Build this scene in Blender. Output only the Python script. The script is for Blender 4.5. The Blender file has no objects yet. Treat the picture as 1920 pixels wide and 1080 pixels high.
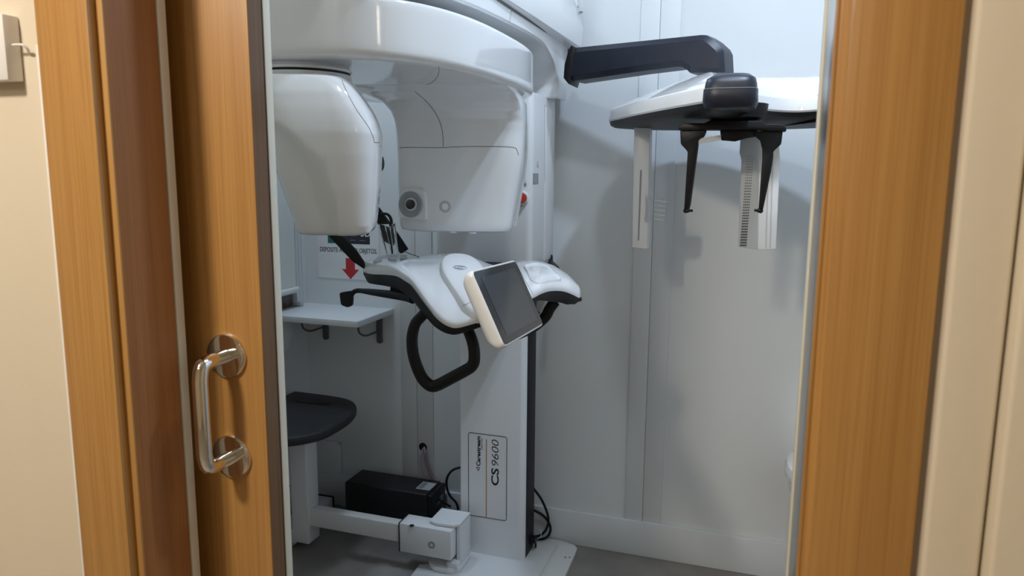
import bpy, bmesh, math, random
from mathutils import Vector, Matrix
from mathutils.bvhtree import BVHTree
random.seed(4)
SC = bpy.context.scene
COL = SC.collection
# ------------------------------------------------------------------ camera
YAW = math.radians(18.5); PIT = math.radians(8.85); ROLL = math.radians(0.41); FPX = 1387.; EYE = 1.33
fw = Vector((-math.sin(YAW)*math.cos(PIT), math.cos(YAW)*math.cos(PIT), -math.sin(PIT)))
r0 = Vector((math.cos(YAW), math.sin(YAW), 0)); u0 = r0.cross(fw)
rt = math.cos(ROLL)*r0 + math.sin(ROLL)*u0
up = -math.sin(ROLL)*r0 + math.cos(ROLL)*u0
def ray(px, py): return fw + (px-960)/FPX*rt + (540-py)/FPX*up
def P(px, py, X=None, Y=None, Z=None):
    """the place in the room, on a given wall-parallel or level plane"""
    d = ray(px, py)
    t = X/d.x if X is not None else (Y/d.y if Y is not None else (Z-EYE)/d.z)
    return Vector((0, 0, EYE)) + d*t
cd = bpy.data.cameras.new('camera'); cam = bpy.data.objects.new('camera', cd); COL.objects.link(cam)
cd.sensor_width = 36; cd.lens = 36*FPX/1920; cd.clip_start = 0.02
m = Matrix((rt, up, -fw)).transposed().to_4x4(); m.translation = Vector((0, 0, EYE)); cam.matrix_world = m
cd.dof.use_dof = True; cd.dof.focus_distance = 1.8; cd.dof.aperture_fstop = 7.0
SC.camera = cam
# ------------------------------------------------------------------ materials
def mat(name, col, rough=.5, metal=0, coat=0, trans=0, emit=None, es=1, ior=1.45, spec=.5):
    M = bpy.data.materials.new(name); M.use_nodes = True
    b = M.node_tree.nodes['Principled BSDF']
    b.inputs['Base Color'].default_value = (*col, 1); b.inputs['Roughness'].default_value = rough
    b.inputs['Metallic'].default_value = metal; b.inputs['Coat Weight'].default_value = coat
    b.inputs['Coat Roughness'].default_value = .06
    b.inputs['Transmission Weight'].default_value = trans; b.inputs['IOR'].default_value = ior
    b.inputs['Specular IOR Level'].default_value = spec
    if emit: b.inputs['Emission Color'].default_value = (*emit, 1); b.inputs['Emission Strength'].default_value = es
    return M
def noisy(M, c1, c2, scale=(5, 5, 5), detail=4, bump=0, bscale=40, lo=.35, hi=.65, dist=0.):
    nt = M.node_tree; b = nt.nodes['Principled BSDF']
    tc = nt.nodes.new('ShaderNodeTexCoord'); mp = nt.nodes.new('ShaderNodeMapping'); mp.inputs['Scale'].default_value = scale
    nz = nt.nodes.new('ShaderNodeTexNoise'); nz.inputs['Scale'].default_value = 1; nz.inputs['Detail'].default_value = detail
    nz.inputs['Distortion'].default_value = dist
    rp = nt.nodes.new('ShaderNodeValToRGB'); rp.color_ramp.elements[0].position = lo; rp.color_ramp.elements[1].position = hi
    rp.color_ramp.elements[0].color = (*c1, 1); rp.color_ramp.elements[1].color = (*c2, 1)
    L = nt.links.new
    L(tc.outputs['Object'], mp.inputs['Vector']); L(mp.outputs[0], nz.inputs['Vector']); L(nz.outputs[0], rp.inputs[0]); L(rp.outputs[0], b.inputs['Base Color'])
    if bump:
        n2 = nt.nodes.new('ShaderNodeTexNoise'); n2.inputs['Scale'].default_value = bscale
        bp = nt.nodes.new('ShaderNodeBump'); bp.inputs['Strength'].default_value = bump; bp.inputs['Distance'].default_value = .002
        L(tc.outputs['Object'], n2.inputs['Vector']); L(n2.outputs[0], bp.inputs['Height']); L(bp.outputs[0], b.inputs['Normal'])
    return M
def wood(name, ca, cb, cc, rough=.38):
    M = mat(name, ca, rough, coat=.0 if 'lining' in name else .2); nt = M.node_tree; b = nt.nodes['Principled BSDF']; L = nt.links.new
    tc = nt.nodes.new('ShaderNodeTexCoord')
    def nz(sc, det, dis=0):
        mp = nt.nodes.new('ShaderNodeMapping'); mp.inputs['Scale'].default_value = sc
        n = nt.nodes.new('ShaderNodeTexNoise'); n.inputs['Scale'].default_value = 1; n.inputs['Detail'].default_value = det; n.inputs['Distortion'].default_value = dis
        L(tc.outputs['Object'], mp.inputs['Vector']); L(mp.outputs[0], n.inputs['Vector']); return n
    a = nz((70, 70, 1.1), 4, .3); f = nz((420, 420, 5), 2); lo = nz((14, 14, .7), 2)
    r = nt.nodes.new('ShaderNodeValToRGB'); r.color_ramp.elements[0].position = .3; r.color_ramp.elements[1].position = .7
    r.color_ramp.elements[0].color = (*ca, 1); r.color_ramp.elements[1].color = (*cb, 1)
    L(a.outputs[0], r.inputs[0])
    mx = nt.nodes.new('ShaderNodeMix'); mx.data_type = 'RGBA'; mx.inputs['B'].default_value = (*cc, 1)
    r2 = nt.nodes.new('ShaderNodeMapRange'); r2.inputs['From Min'].default_value = .42; r2.inputs['From Max'].default_value = .75; r2.inputs['To Max'].default_value = .55
    L(f.outputs[0], r2.inputs['Value']); L(r2.outputs[0], mx.inputs['Factor']); L(r.outputs[0], mx.inputs['A'])
    m2 = nt.nodes.new('ShaderNodeMix'); m2.data_type = 'RGBA'; m2.inputs['B'].default_value = (*cc, 1)
    r3 = nt.nodes.new('ShaderNodeMapRange'); r3.inputs['From Min'].default_value = .4; r3.inputs['From Max'].default_value = .8; r3.inputs['To Max'].default_value = .6
    L(lo.outputs[0], r3.inputs['Value']); L(r3.outputs[0], m2.inputs['Factor']); L(mx.outputs['Result'], m2.inputs['A'])
    L(m2.outputs['Result'], b.inputs['Base Color'])
    return M
WHITE = mat('white_gloss_plastic', (.77, .78, .79), .10, coat=.6)
WHITE2 = mat('white_satin_plastic', (.80, .81, .82), .35)
WARMW = mat('warm_white_casing', (.78, .79, .79), .3, coat=.2)
POWDER = mat('white_powder_coat', (.74, .75, .75), .42)
BLACK = mat('black_plastic', (.009, .009, .010), .45, spec=.3)
BLACKG = mat('black_gloss', (.008, .008, .010), .06, coat=.6)
NAVY = noisy(mat('dark_navy_plastic', (.010, .013, .024), .4), (.009, .012, .022), (.013, .016, .028), (30, 30, 30))
RUBBER = noisy(mat('black_seat_rubber', (.022, .023, .026), .55), (.020, .021, .024), (.029, .030, .033), (60, 60, 60), bump=.2, bscale=300)
SCREEN = mat('dark_screen_glass', (.035, .04, .045), .05, coat=.5)
GREY = mat('grey_plastic', (.30, .33, .35), .4)
LGREY = mat('light_grey_plastic', (.50, .52, .54), .4)
DGREY = mat('dark_grey_metal', (.10, .105, .11), .45)
STEEL = noisy(mat('brushed_steel', (.55, .53, .50), .24, metal=1), (.50, .48, .46), (.62, .60, .57), (60, 60, 2))
CHROME = mat('chrome', (.82, .82, .80), .06, metal=1)
CLEAR = mat('clear_plastic', (.96, .98, 1), .03, trans=1, ior=1.3)
SEAM = mat('seam_line', (.12, .13, .14), .6)
INK = mat('printed_ink', (.015, .015, .018), .6)
ORANGE = mat('orange_line', (.55, .22, .03), .6)
REDB = mat('red_emergency_button', (.48, .035, .012), .3, coat=.3)
REDA = mat('red_print', (.52, .035, .045), .7)
TEAL = mat('teal_print', (.02, .16, .15), .6)
PAPER = noisy(mat('white_paper', (.80, .82, .84), .5), (.78, .80, .82), (.83, .85, .87), (6, 6, 6))
WALLIN = noisy(mat('white_wall_panel', (.74, .76, .77), .32), (.73, .76, .775), (.76, .785, .80), (2, 2, 1.2), bump=.08, bscale=25)
SKIRT = mat('white_skirting', (.72, .75, .77), .35)
CREAM = noisy(mat('cream_wall_paint', (.72, .64, .50), .8), (.71, .625, .485), (.745, .665, .525), (3, 3, 1), bump=.15, bscale=90)
CREAMT = mat('cream_trim', (.72, .69, .58), .5)
WHITEP = mat('white_switch_plastic', (.80, .78, .76), .45)
FLOORM = noisy(mat('grey_floor_tile', (.24, .22, .20), .45), (.21, .195, .18), (.29, .27, .25), (6, 6, 6), detail=8, bump=.1, bscale=60)
HFLOOR = noisy(mat('hall_floor_tile', (.35, .31, .26), .5), (.33, .29, .24), (.38, .34, .29), (3, 3, 3))
CEIL = mat('white_ceiling', (.75, .76, .77), .8)
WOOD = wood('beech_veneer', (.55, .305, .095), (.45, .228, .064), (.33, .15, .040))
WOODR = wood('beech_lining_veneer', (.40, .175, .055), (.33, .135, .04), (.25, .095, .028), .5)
WALNUT = wood('brown_edge_band', (.20, .105, .045), (.15, .075, .03), (.09, .042, .018), .5)
BLIND = noisy(mat('blind_fabric', (.70, .73, .72), .8), (.68, .71, .70), (.72, .75, .74), (300, 300, 300), bump=.1, bscale=900)
WIN = mat('window_glass', (.17, .15, .12), .12)
PURPLE = mat('mauve_cable', (.30, .18, .25), .5)
GLOWC = mat('lamp_diffuser', (1, 1, 1), .5, emit=(.80, .90, 1.0), es=6)
GLOWW = mat('warm_lamp_diffuser', (1, 1, 1), .5, emit=(1.0, .80, .55), es=5)
# ------------------------------------------------------------------ object helpers
def base(o):
    while o.parent: o = o.parent
    return Vector(o.location)
def tag(o, label=None, cat=None, group=None, kind=None):
    for k, v in (('label', label), ('category', cat), ('group', group), ('kind', kind)):
        if v: o[k] = v
    return o
def thing(name, loc, label, cat, group=None):
    o = bpy.data.objects.new(name, None); COL.objects.link(o); o.location = loc; o.empty_display_size = .05
    return tag(o, label, cat, group)
def mk(name, bm, M, parent=None, angle=35, label=None, kind=None, origin=None):
    """links a bmesh (built in room coordinates) as one mesh object"""
    if parent: off = base(parent)
    elif origin is not None: off = Vector(origin)
    else: off = Vector((0, 0, 0))
    bmesh.ops.recalc_face_normals(bm, faces=bm.faces)
    bmesh.ops.translate(bm, vec=-off, verts=bm.verts)
    me = bpy.data.meshes.new(name); bm.to_mesh(me); bm.free()
    for mm in (M if isinstance(M, (list, tuple)) else [M]): me.materials.append(mm)
    me.polygons.foreach_set('use_smooth', [True]*len(me.polygons))
    me.set_sharp_from_angle(angle=math.radians(angle))
    o = bpy.data.objects.new(name, me); COL.objects.link(o)
    if parent: o.parent = parent
    else: o.location = off
    return tag(o, label, kind=kind)
def struct(name, bm, M, **k): return mk(name, bm, M, kind='structure', **k)
def join(bm, other, mi=0):
    vm = [bm.verts.new(v.co) for v in other.verts]; other.verts.index_update()
    for f in other.faces:
        try: nf = bm.faces.new([vm[v.index] for v in f.verts]); nf.material_index = mi or f.material_index
        except ValueError: pass
    other.free(); return bm
def merge(*bms):
    b = bms[0]
    for o in bms[1:]: join(b, o)
    return b
def bev(bm, w, seg=2, ang=25):
    if w > 0:
        es = [e for e in bm.edges if len(e.link_faces) == 2 and e.calc_face_angle(0) > math.radians(ang)]
        bmesh.ops.bevel(bm, geom=es, offset=w, segments=seg, profile=.5, affect='EDGES', clamp_overlap=True)
    return bm
def box(a, b, w=0, seg=2):
    bm = bmesh.new(); a, b = Vector(a), Vector(b)
    bmesh.ops.create_cube(bm, size=1)
    for v in bm.verts: v.co = Vector(((a.x+b.x)/2+v.co.x*(b.x-a.x), (a.y+b.y)/2+v.co.y*(b.y-a.y), (a.z+b.z)/2+v.co.z*(b.z-a.z)))
    bmesh.ops.recalc_face_normals(bm, faces=bm.faces)
    return bev(bm, w, seg)
def obox(c, ax, ay, az, w=0, seg=2):
    """box round centre c with half-axis vectors"""
    bm = bmesh.new(); bmesh.ops.create_cube(bm, size=2)
    for v in bm.verts: v.co = Vector(c)+v.co.x*Vector(ax)+v.co.y*Vector(ay)+v.co.z*Vector(az)
    bmesh.ops.recalc_face_normals(bm, faces=bm.faces)
    return bev(bm, w, seg)
def prism(pts, vec, w=0, seg=2, ang=25):
    """closed outline (3D points) swept along vec"""
    bm = bmesh.new(); vec = Vector(vec)
    a = [bm.verts.new(Vector(p)) for p in pts]; b = [bm.verts.new(Vector(p)+vec) for p in pts]
    n = len(a)
    bm.faces.new(a); bm.faces.new(b[::-1])
    for i in range(n): bm.faces.new((a[i], b[i], b[(i+1) % n], a[(i+1) % n]))
    bmesh.ops.recalc_face_normals(bm, faces=bm.faces)
    return bev(bm, w, seg, ang)
def rounded(pts, r, seg=5):
    """rounds the corners of a closed 3D polygon; r one radius or one per corner"""
    out = []; n = len(pts)
    for i in range(n):
        p, a, b = Vector(pts[i]), Vector(pts[i-1]), Vector(pts[(i+1) % n])
        rr = r[i] if isinstance(r, (list, tuple)) else r
        if rr <= 0: out.append(p); continue
        da, db = (a-p), (b-p); d = min(rr, da.length*.48, db.length*.48)
        s, e = p+da.normalized()*d, p+db.normalized()*d
        for k in range(seg+1):
            t = k/seg; out.append(s*(1-t)**2+p*2*t*(1-t)+e*t*t)
    return out
def smooth(pts, sub=6, closed=False):
    """Catmull-Rom through the points"""
    P_ = [Vector(p) for p in pts]; n = len(P_); out = []
    for i in range(n if closed else n-1):
        if closed: a, b, c, d = P_[i-1], P_[i], P_[(i+1) % n], P_[(i+2) % n]
        else: a, b, c, d = P_[max(i-1, 0)], P_[i], P_[i+1], P_[min(i+2, n-1)]
        for k in range(sub):
            t = k/sub
            out.append(.5*((2*b)+(c-a)*t+(2*a-5*b+4*c-d)*t*t+(3*b-a-3*c+d)*t**3))
    if not closed: out.append(P_[-1])
    return out
def tube(pts, r, n=12, closed=False, flat=None, cap=True):
    """swept round (or, with flat=(vector, k), flattened) tube; r number or list"""
    bm = bmesh.new(); pts = [Vector(p) for p in pts]; N = len(pts); rings = []; nv = None
    for i, p in enumerate(pts):
        if closed: t = (pts[(i+1) % N]-pts[i-1]).normalized()
        else: t = (pts[min(i+1, N-1)]-pts[max(i-1, 0)]).normalized()
        if nv is None:
            nv = Vector((0, 0, 1)).cross(t)
            if nv.length < .1: nv = Vector((1, 0, 0)).cross(t)
        nv = (nv-t*nv.dot(t)).normalized(); bv = t.cross(nv)
        rr = r[i] if isinstance(r, (list, tuple)) else r
        ring = []
        for k in range(n):
            a = 2*math.pi*k/n; o = (nv*math.cos(a)+bv*math.sin(a))*rr
            if flat: fv = flat[0].normalized(); o = o-fv*o.dot(fv)*(1-flat[1])
            ring.append(bm.verts.new(p+o))
        rings.append(ring)
    for i in range(N if closed else N-1):
        A, B = rings[i], rings[(i+1) % N]
        for k in range(n): bm.faces.new((A[k], A[(k+1) % n], B[(k+1) % n], B[k]))
    if not closed and cap: bm.faces.new(rings[0][::-1]); bm.faces.new(rings[-1])
    return bm
def loft(rings, cap=True, closed=True):
    bm = bmesh.new(); R = [[bm.verts.new(Vector(p)) for p in r] for r in rings]; n = len(R[0])
    for A, B in zip(R[:-1], R[1:]):
        for k in range(n if closed else n-1): bm.faces.new((A[k], A[(k+1) % n], B[(k+1) % n], B[k]))
    if cap: bm.faces.new(R[0][::-1]); bm.faces.new(R[-1])
    return bm
def sring(cx, cy, z, a, b, e=3., n=64, rot=0., a2=None):
    """superellipse ring in plan, turned by rot degrees"""
    out = []; c, s = math.cos(math.radians(rot)), math.sin(math.radians(rot))
    for k in range(n):
        t = 2*math.pi*k/n; ct, st = math.cos(t), math.sin(t)
        x = a*abs(ct)**(2/e)*(1 if ct >= 0 else -1); y = b*abs(st)**(2/e)*(1 if st >= 0 else -1)
        out.append(Vector((cx+c*x-s*y, cy+s*x+c*y, z)))
    return out
def lathe(c, axis, prof, n=32):
    """prof: (distance along axis, radius)"""
    ax = Vector(axis).normalized(); a = ax.orthogonal().normalized(); b = ax.cross(a); c = Vector(c)
    rings = [[c+ax*h+(a*math.cos(2*math.pi*k/n)+b*math.sin(2*math.pi*k/n))*max(r, 1e-5) for k in range(n)] for h, r in prof]
    return loft(rings)
def text(name, s, org, rv, uv, size, M, parent, bold=0., align='CENTER', depth=.0003, shear=0., sx=1., fit=None):
    cu = bpy.data.curves.new(name, 'FONT'); cu.body = s; cu.size = 1; cu.align_x = align; cu.align_y = 'CENTER'
    cu.offset = bold; cu.extrude = 0; cu.shear = shear; cu.resolution_u = 4
    t = bpy.data.objects.new('t', cu); COL.objects.link(t)
    dg = bpy.context.evaluated_depsgraph_get(); me = bpy.data.meshes.new_from_object(t.evaluated_get(dg))
    COL.objects.unlink(t); bpy.data.objects.remove(t)
    bm = bmesh.new(); bm.from_mesh(me); bpy.data.meshes.remove(me)
    rv, uv = Vector(rv).normalized(), Vector(uv).normalized(); nv = rv.cross(uv)
    if fit:
        w = max(v.co.x for v in bm.verts)-min(v.co.x for v in bm.verts); sx = fit/(w*size)
    bmesh.ops.remove_doubles(bm, verts=bm.verts, dist=1e-5)
    ex = bmesh.ops.extrude_face_region(bm, geom=bm.faces[:])
    for v in [g for g in ex['geom'] if isinstance(g, bmesh.types.BMVert)]: v.co.z += depth/size
    for v in bm.verts: v.co = Vector(org)+rv*v.co.x*size*sx+uv*v.co.y*size+nv*v.co.z*size
    return mk(name, bm, M, parent)
def bvh_of(*obs):
    vs, fs = [], []
    for o in obs:
        off = base(o) if o.parent else Vector(o.location); k = len(vs)
        vs += [v.co+off for v in o.data.vertices]; fs += [[i+k for i in p.vertices] for p in o.data.polygons]
    return BVHTree.FromPolygons(vs, fs)
def hit(bv, px, py):
    h = bv.ray_cast(Vector((0, 0, EYE)), ray(px, py).normalized())
    return (h[0], h[1]) if h[0] is not None else (None, None)
def seam(bv, pix, name, parent, r=.0007, M=None):
    pts = []; pix = [(v.x, v.y) for v in smooth([(x, y, 0) for x, y in pix], 4)]
    for a, b in zip(pix[:-1], pix[1:]):
        for k in range(3):
            t = k/3; h, n = hit(bv, a[0]+(b[0]-a[0])*t, a[1]+(b[1]-a[1])*t)
            if h: pts.append(h)
    if len(pts) > 3: return mk(name, tube(pts, r, 6), M or SEAM, parent)
def disc_on(bv, px, py, rad, name, M, parent, h=.002, prof=None):
    p, n = hit(bv, px, py)
    if p is None: return None
    if n.dot(ray(px, py)) > 0: n = -n
    return mk(name, lathe(p-n*.002, n, prof or [(0, rad*.2), (0, rad), (h+.0015, rad), (h+.002, rad*.9), (h+.002, .0)], 28), M, parent)

# ================================================================== THE SETTING
WB = 2.46; XL = -1.675; XR = .95; ZC = 2.75; HZ = 2.45; YI = .955
struct('wall_back', box((XL-.1, WB, 0), (XR+.1, WB+.1, ZC)), WALLIN)
# left wall with the window opening
wy0, wy1, wz0, wz1 = 1.55, 2.40, .79, 1.95
lw = merge(box((XL-.1, YI, 0), (XL, WB, wz0)), box((XL-.1, YI, wz1), (XL, WB, ZC)),
           box((XL-.1, YI, wz0), (XL, wy0, wz1)), box((XL-.1, wy1, wz0), (XL, WB, wz1)))
struct('wall_left', lw, WALLIN)
struct('wall_right', box((XR, YI, 0), (XR+.1, WB, ZC)), WALLIN)
struct('floor', box((XL-.1, .70, -.1), (XR+.1, WB+.1, 0)), FLOORM)
struct('ceiling', box((XL-.1, .70, ZC), (XR+.1, WB+.1, ZC+.08)), CEIL)
struct('floor_hall', box((-2.4, -1.8, -.1), (1.6, .70, 0)), HFLOOR)
struct('ceiling_hall', box((-2.4, -1.8, HZ), (1.6, .70, HZ+.08)), CEIL)
struct('wall_hall_rear', box((-2.4, -1.9, 0), (1.6, -1.8, HZ)), CREAM)
struct('wall_hall_left', box((-2.5, -1.8, 0), (-2.4, .70, HZ)), CREAM)
struct('wall_hall_right', box((1.6, -1.8, 0), (1.7, .70, HZ)), CREAM)
DH = 2.08
# front wall: outer leaf, pocket, inner leaf left of the opening; solid right of it
fwm = merge(box((-2.4, .712, 0), (-.775, .808, ZC)), box((XL-.1, .905, 0), (-.775, YI, ZC)),
            box((.085, .712, 0), (1.6, YI, ZC)), box((-.775, .712, DH+.03), (.085, YI, ZC)))
struct('wall_front', fwm, CREAM)
# jambs (linings)
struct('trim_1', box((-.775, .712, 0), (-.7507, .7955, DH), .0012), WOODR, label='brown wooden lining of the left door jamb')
struct('trim_14', box((-.772, .7105, 0), (-.7500, .7135, DH), .001), WOOD)
struct('trim_2', box((-.775, .7957, 0), (-.749, .8105, DH), .001), CREAMT)
struct('trim_3', box((-.842, .698, 0), (-.76, .7118, DH+.08), .002, 2), WOOD)
struct('trim_4', merge(box((.0545, .7125, 0), (.085, .762, DH), .001), box((.051, .7125, 0), (.0545, .722, DH), .001)), WOOD)
struct('trim_5', box((.0575, .762, 0), (.085, .935, DH), .001), STEEL)
struct('trim_6', box((.0555, .935, 0), (.085, .957, DH), .001), CREAMT)
struct('trim_7', box((.0615, .698, 0), (.1455, .7118, DH+.08), .003, 2), WOOD)
struct('trim_8', box((-.76, .698, DH), (.0615, .7118, DH+.08), .002), WOOD)
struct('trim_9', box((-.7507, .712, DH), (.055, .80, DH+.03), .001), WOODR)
# cream boards beside the right casing
struct('trim_10', box((.1515, .690, 0), (.1955, .7118, ZC), .004, 3), CREAM)
struct('trim_11', box((.1975, .672, 0), (.34, .7118, ZC), .004, 3), CREAM)
# battens over the panel joints of the back wall
def batten(n, xs, zb=.125):
    x0, x1, x2 = xs
    struct(n, merge(box((x0, WB-.006, zb), (x1-.0006, WB, ZC), .001), box((x1+.0006, WB-.0052, zb), (x2, WB, ZC), .001)), WALLIN)
bx = [P(q, 700, Y=WB-.006).x for q in (752, 781, 811, 1180, 1214, 1250)]
batten('trim_12', bx[:3]); batten('trim_13', bx[3:])
struct('baseboard_back', box((XL, WB-.013, 0), (XR, WB, .128), .003), SKIRT)
struct('baseboard_left', box((XL, YI, 0), (XL+.013, WB-.013, .128), .003), SKIRT)
# window behind the blind
w1 = struct('window_1', box((XL-.028, wy0+.001, wz0+.001), (XL-.020, wy1-.001, wz1-.001)), WIN)
fr = merge(box((XL-.098, wy0, wz0), (XL-.06, wy0+.03, wz1)), box((XL-.098, wy1-.03, wz0), (XL-.06, wy1, wz1)),
           box((XL-.098, wy0, wz0), (XL-.06, wy1, wz0+.03)), box((XL-.098, wy0, wz1-.03), (XL-.06, wy1, wz1)))
mk('window_frame', fr, DGREY, w1, label='dark grey window frame')

# ---- sliding door
door = struct('door_1', box((-1.50, .8415, .008), (-.647, .8700, DH), .0015), WOOD)
mk('edge_band', box((-.6475, .8425, .008), (-.6463, .8698, DH)), WALNUT, door, label='dark brown edge of the door leaf')
mk('core_line', box((-1.50, .8700, .008), (-.6475, .8735, DH)), BLACK, door)
mk('back_skin', box((-1.50, .8735, .008), (-.646, .889, DH), .0015), CREAMT, door, label='cream rear skin of the door leaf')
ca = P(424, 666, Y=.8415); cb = P(440, 855, Y=.8415); hx = (ca.x+cb.x)/2; ca.x = cb.x = hx
pull = mk('door_handle', tube(
    [Vector((hx, .8415, ca.z)), Vector((hx, .822, ca.z))]+smooth([(hx, .806, ca.z), (hx+.0, .7905, ca.z-.004), (hx, .7855, ca.z-.019)], 6)[:-1]
    + [Vector((hx, .785, ca.z-.022)), Vector((hx, .785, cb.z+.022))]
    + smooth([(hx, .7855, cb.z+.019), (hx, .7905, cb.z+.004), (hx, .806, cb.z)], 6)[1:]+[Vector((hx, .822, cb.z)), Vector((hx, .8415, cb.z))], .0104, 24), CHROME, door, 50, label='polished steel pull handle')
for c in (ca, cb):
    mk('rosette', lathe((hx, .8415, c.z), (0, -1, 0), [(0, .032), (.004, .032), (.0065, .0305), (.0072, .0275), (.0072, .0)], 48), CHROME, pull)
    mk('collar', lathe((hx, .822, c.z), (0, -1, 0), [(0, .0098), (0, .0101), (.0012, .0101), (.0012, .0098)], 24), DGREY, pull)

# ---- hallway: wall plate, cord, cable trunk
pl = thing('wall_control_box', P(8, 95, Y=.712), 'square white plastic plate fixed on the cream hallway wall left of the door', 'wall plate')
a, b = P(-62, 30, Y=.69), P(15, 150, Y=.69)
mk('cover', merge(box((a.x, .690, b.z), (b.x, .7118, a.z), .002)), WHITEP, pl)
cord = [P(31, 84, Y=.700), P(40, 84, Y=.700), P(48, 88, Y=.702), P(53, 94, Y=.705), P(54, 99, Y=.709)]
tag(mk('cord', tube(smooth([(b.x-.002, .700, cord[0].z)]+cord[1:], 5), .0016, 10), WHITEP, origin=cord[0]),
    'short white cord curling from the wall plate to the white cable duct', 'cord')
t0 = P(61, 84, Y=.704).z
tag(mk('cable_duct', box((-.852, .704, 0), (-.843, .7118, t0), .001), WHITEP, origin=(-.847, .71, 0)),
    'thin white cable duct running down beside the left wooden door casing', 'cable duct')

# ================================================================== THE X-RAY MACHINE
MC = thing('dental_xray_machine', (-.83, 2.28, 0), 'large white dental x-ray machine with rotating arm, column, console and side arm', 'x-ray machine')
# ---- base plate on the floor
bp = [(-1.034, 2.12, 0), (-1.02, 1.90, 0), (-.54, 1.90, 0), (-.553, 2.405, 0), (-.568, 2.425, 0), (-.62, 2.44, 0), (-.95, 2.44, 0), (-.99, 2.14, 0)]
plate = mk('base_plate', prism(bp, (0, 0, .014), .002), POWDER, MC)
mk('raised_ridge', merge(box((-.627, 1.92, .0135), (-.613, 2.40, .017), .0015)), POWDER, plate)
for n_, q in (('bolt_hole', (1068, 1045)), ('bolt_hole', (1060, 1045)), ('bolt_hole', (1005, 1019))):
    c = P(*q, Z=.0145); mk(n_, lathe(c, (0, 0, 1), [(-.002, .0028), (.0004, .0028), (.0004, 0)], 14), INK, plate)
# ---- fixed column: white U-shaped cover and black rail behind it
cx0, cx1, cyf, cyb = -.940, -.706, 2.255, 2.372
col = mk('column', prism(rounded([(cx0, cyb, .014), (cx0, cyf, .014), (cx1-.012, cyf, .014), (cx1, cyf+.012, .014), (cx1, cyf+.022, .014), (cx1-.01, cyf+.03, .014), (cx1-.01, cyb, .014)],
                                 [0, .006, .012, .012, 0, 0, 0], 4), (0, 0, 1.25)), WHITE2, MC)
rail = mk('column_rail', box((cx0+.02, cyf+.0235, .014), (cx1+.001, cyb, 1.26), .001), BLACK, MC, label='black rail along the rear of the column')
c = P(1001, 1031, Y=2.33); c.x = cx1+.001
mk('cable_gland', merge(lathe((cx1, 2.335, .055), (1, 0, 0), [(0, .017), (.010, .017), (.010, .012), (.020, .012), (.020, 0)], 20),
                        tube([(cx1+.014, 2.335, .05), (cx1+.018, 2.34, .035), (cx1+.012, 2.36, .016)], .004, 8)), BLACK, rail)
# the printed panel on the column
q0, q1 = P(878, 804, Y=cyf), P(950, 826, Y=cyf); q2, q3 = P(950, 978, Y=cyf), P(879, 964, Y=cyf)
lx0, lx1 = (q0.x+q3.x)/2, (q1.x+q2.x)/2; lz1, lz0 = (q0.z+q1.z)/2, (q2.z+q3.z)/2
ring = rounded([(lx0, cyf-.0002, lz0), (lx1, cyf-.0002, lz0), (lx1, cyf-.0002, lz1), (lx0, cyf-.0002, lz1)], .009, 6)
lab = mk('model_label', tube(ring, .0011, 6, closed=True), INK, col, label='printed model label framed by a thin black line')
lxw = lx1-lx0; lh = lz1-lz0
def Lx(px): return P(px, 890, Y=cyf).x
def Lz(py): return P(915, py, Y=cyf).z
oy = cyf-.0002
ln = mk('orange_line', box((Lx(911.2), cyf-.0006, lz0+.001), (Lx(912.8), cyf+.001, Lz(824))), ORANGE, col)
Z_, X_ = (0, 0, 1), (-1, 0, 0)
text('model_text', 'CS', (Lx(929), oy, Lz(892.5)), Z_, X_, .037, INK, col, bold=.022, depth=.0004, fit=Lz(877)-Lz(909))
text('model_text', '9600', (Lx(929), oy, Lz(849)), Z_, X_, .037, INK, col, bold=-.010, depth=.0004, shear=.18, fit=Lz(825)-Lz(873.5))
text('maker_text', 'Carestream', (Lx(897.5), oy, Lz(848)), Z_, X_, .0195, INK, col, bold=.03, depth=.0004, fit=Lz(820)-Lz(876))
text('maker_text', 'DENTAL', (Lx(903.5), oy, Lz(834)), Z_, X_, .0068, INK, col, depth=.0004, fit=Lz(822.5)-Lz(844))
def tri(c, s):
    return [(c[0]-s, c[1], c[2]+s), (c[0]+s, c[1], c[2]+s*.9), (c[0]+s*.1, c[1], c[2]-s*1.1)]
cc = (Lx(896.5), oy, Lz(882))
mk('maker_emblem', merge(tube(rounded(tri(cc, .0062), .003, 4), .0011, 6, closed=True)), INK, col)
mk('maker_emblem_tip', tube([Vector(tri(cc, .0066)[0]), Vector(tri(cc, .0066)[0])+Vector((.004, -.0002, .0005))], .0013, 6), ORANGE, col)
# ---- lifting carriage
kx0, kx1, ky0, ky1, kz0, kz1 = -.985, -.660, 2.155, 2.412, 1.018, 1.568
ko = rounded([(kx0, ky0, kz0), (kx1, ky0, kz0), (kx1, ky1, kz0), (kx0, ky1, kz0)], [.03, .022, .012, .012], 6)
car = mk('carriage', prism(ko, (0, 0, kz1-kz0), .004, 2, 40), WHITE2, MC)
dcx = P(1022, 300, X=kx1).y
mk('service_panel', merge(box((kx1-.001, dcx, kz0+.03), (kx1+.0018, ky1-.012, 1.535), .001)), WHITE2, car)
bvc = bvh_of(car)
seam(bvc, [(1021.5, 197), (1021.5, 480)], 'panel_gap', car, .0006)
mk('lower_joint', merge(prism(rounded([(kx1-.03, 2.30, kz0+.001), (kx1+.004, 2.30, kz0+.001), (kx1+.006, 2.405, kz0+.012), (kx1-.03, 2.405, kz0+.012)], .006), (0, 0, -.05), .004),
        tube(smooth([P(1031, 480, Y=2.38), P(1032, 492, Y=2.36), P(1038, 498, Y=2.30), P(1044, 505, Y=2.20)], 5), .010, 10)), BLACK, car)
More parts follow.
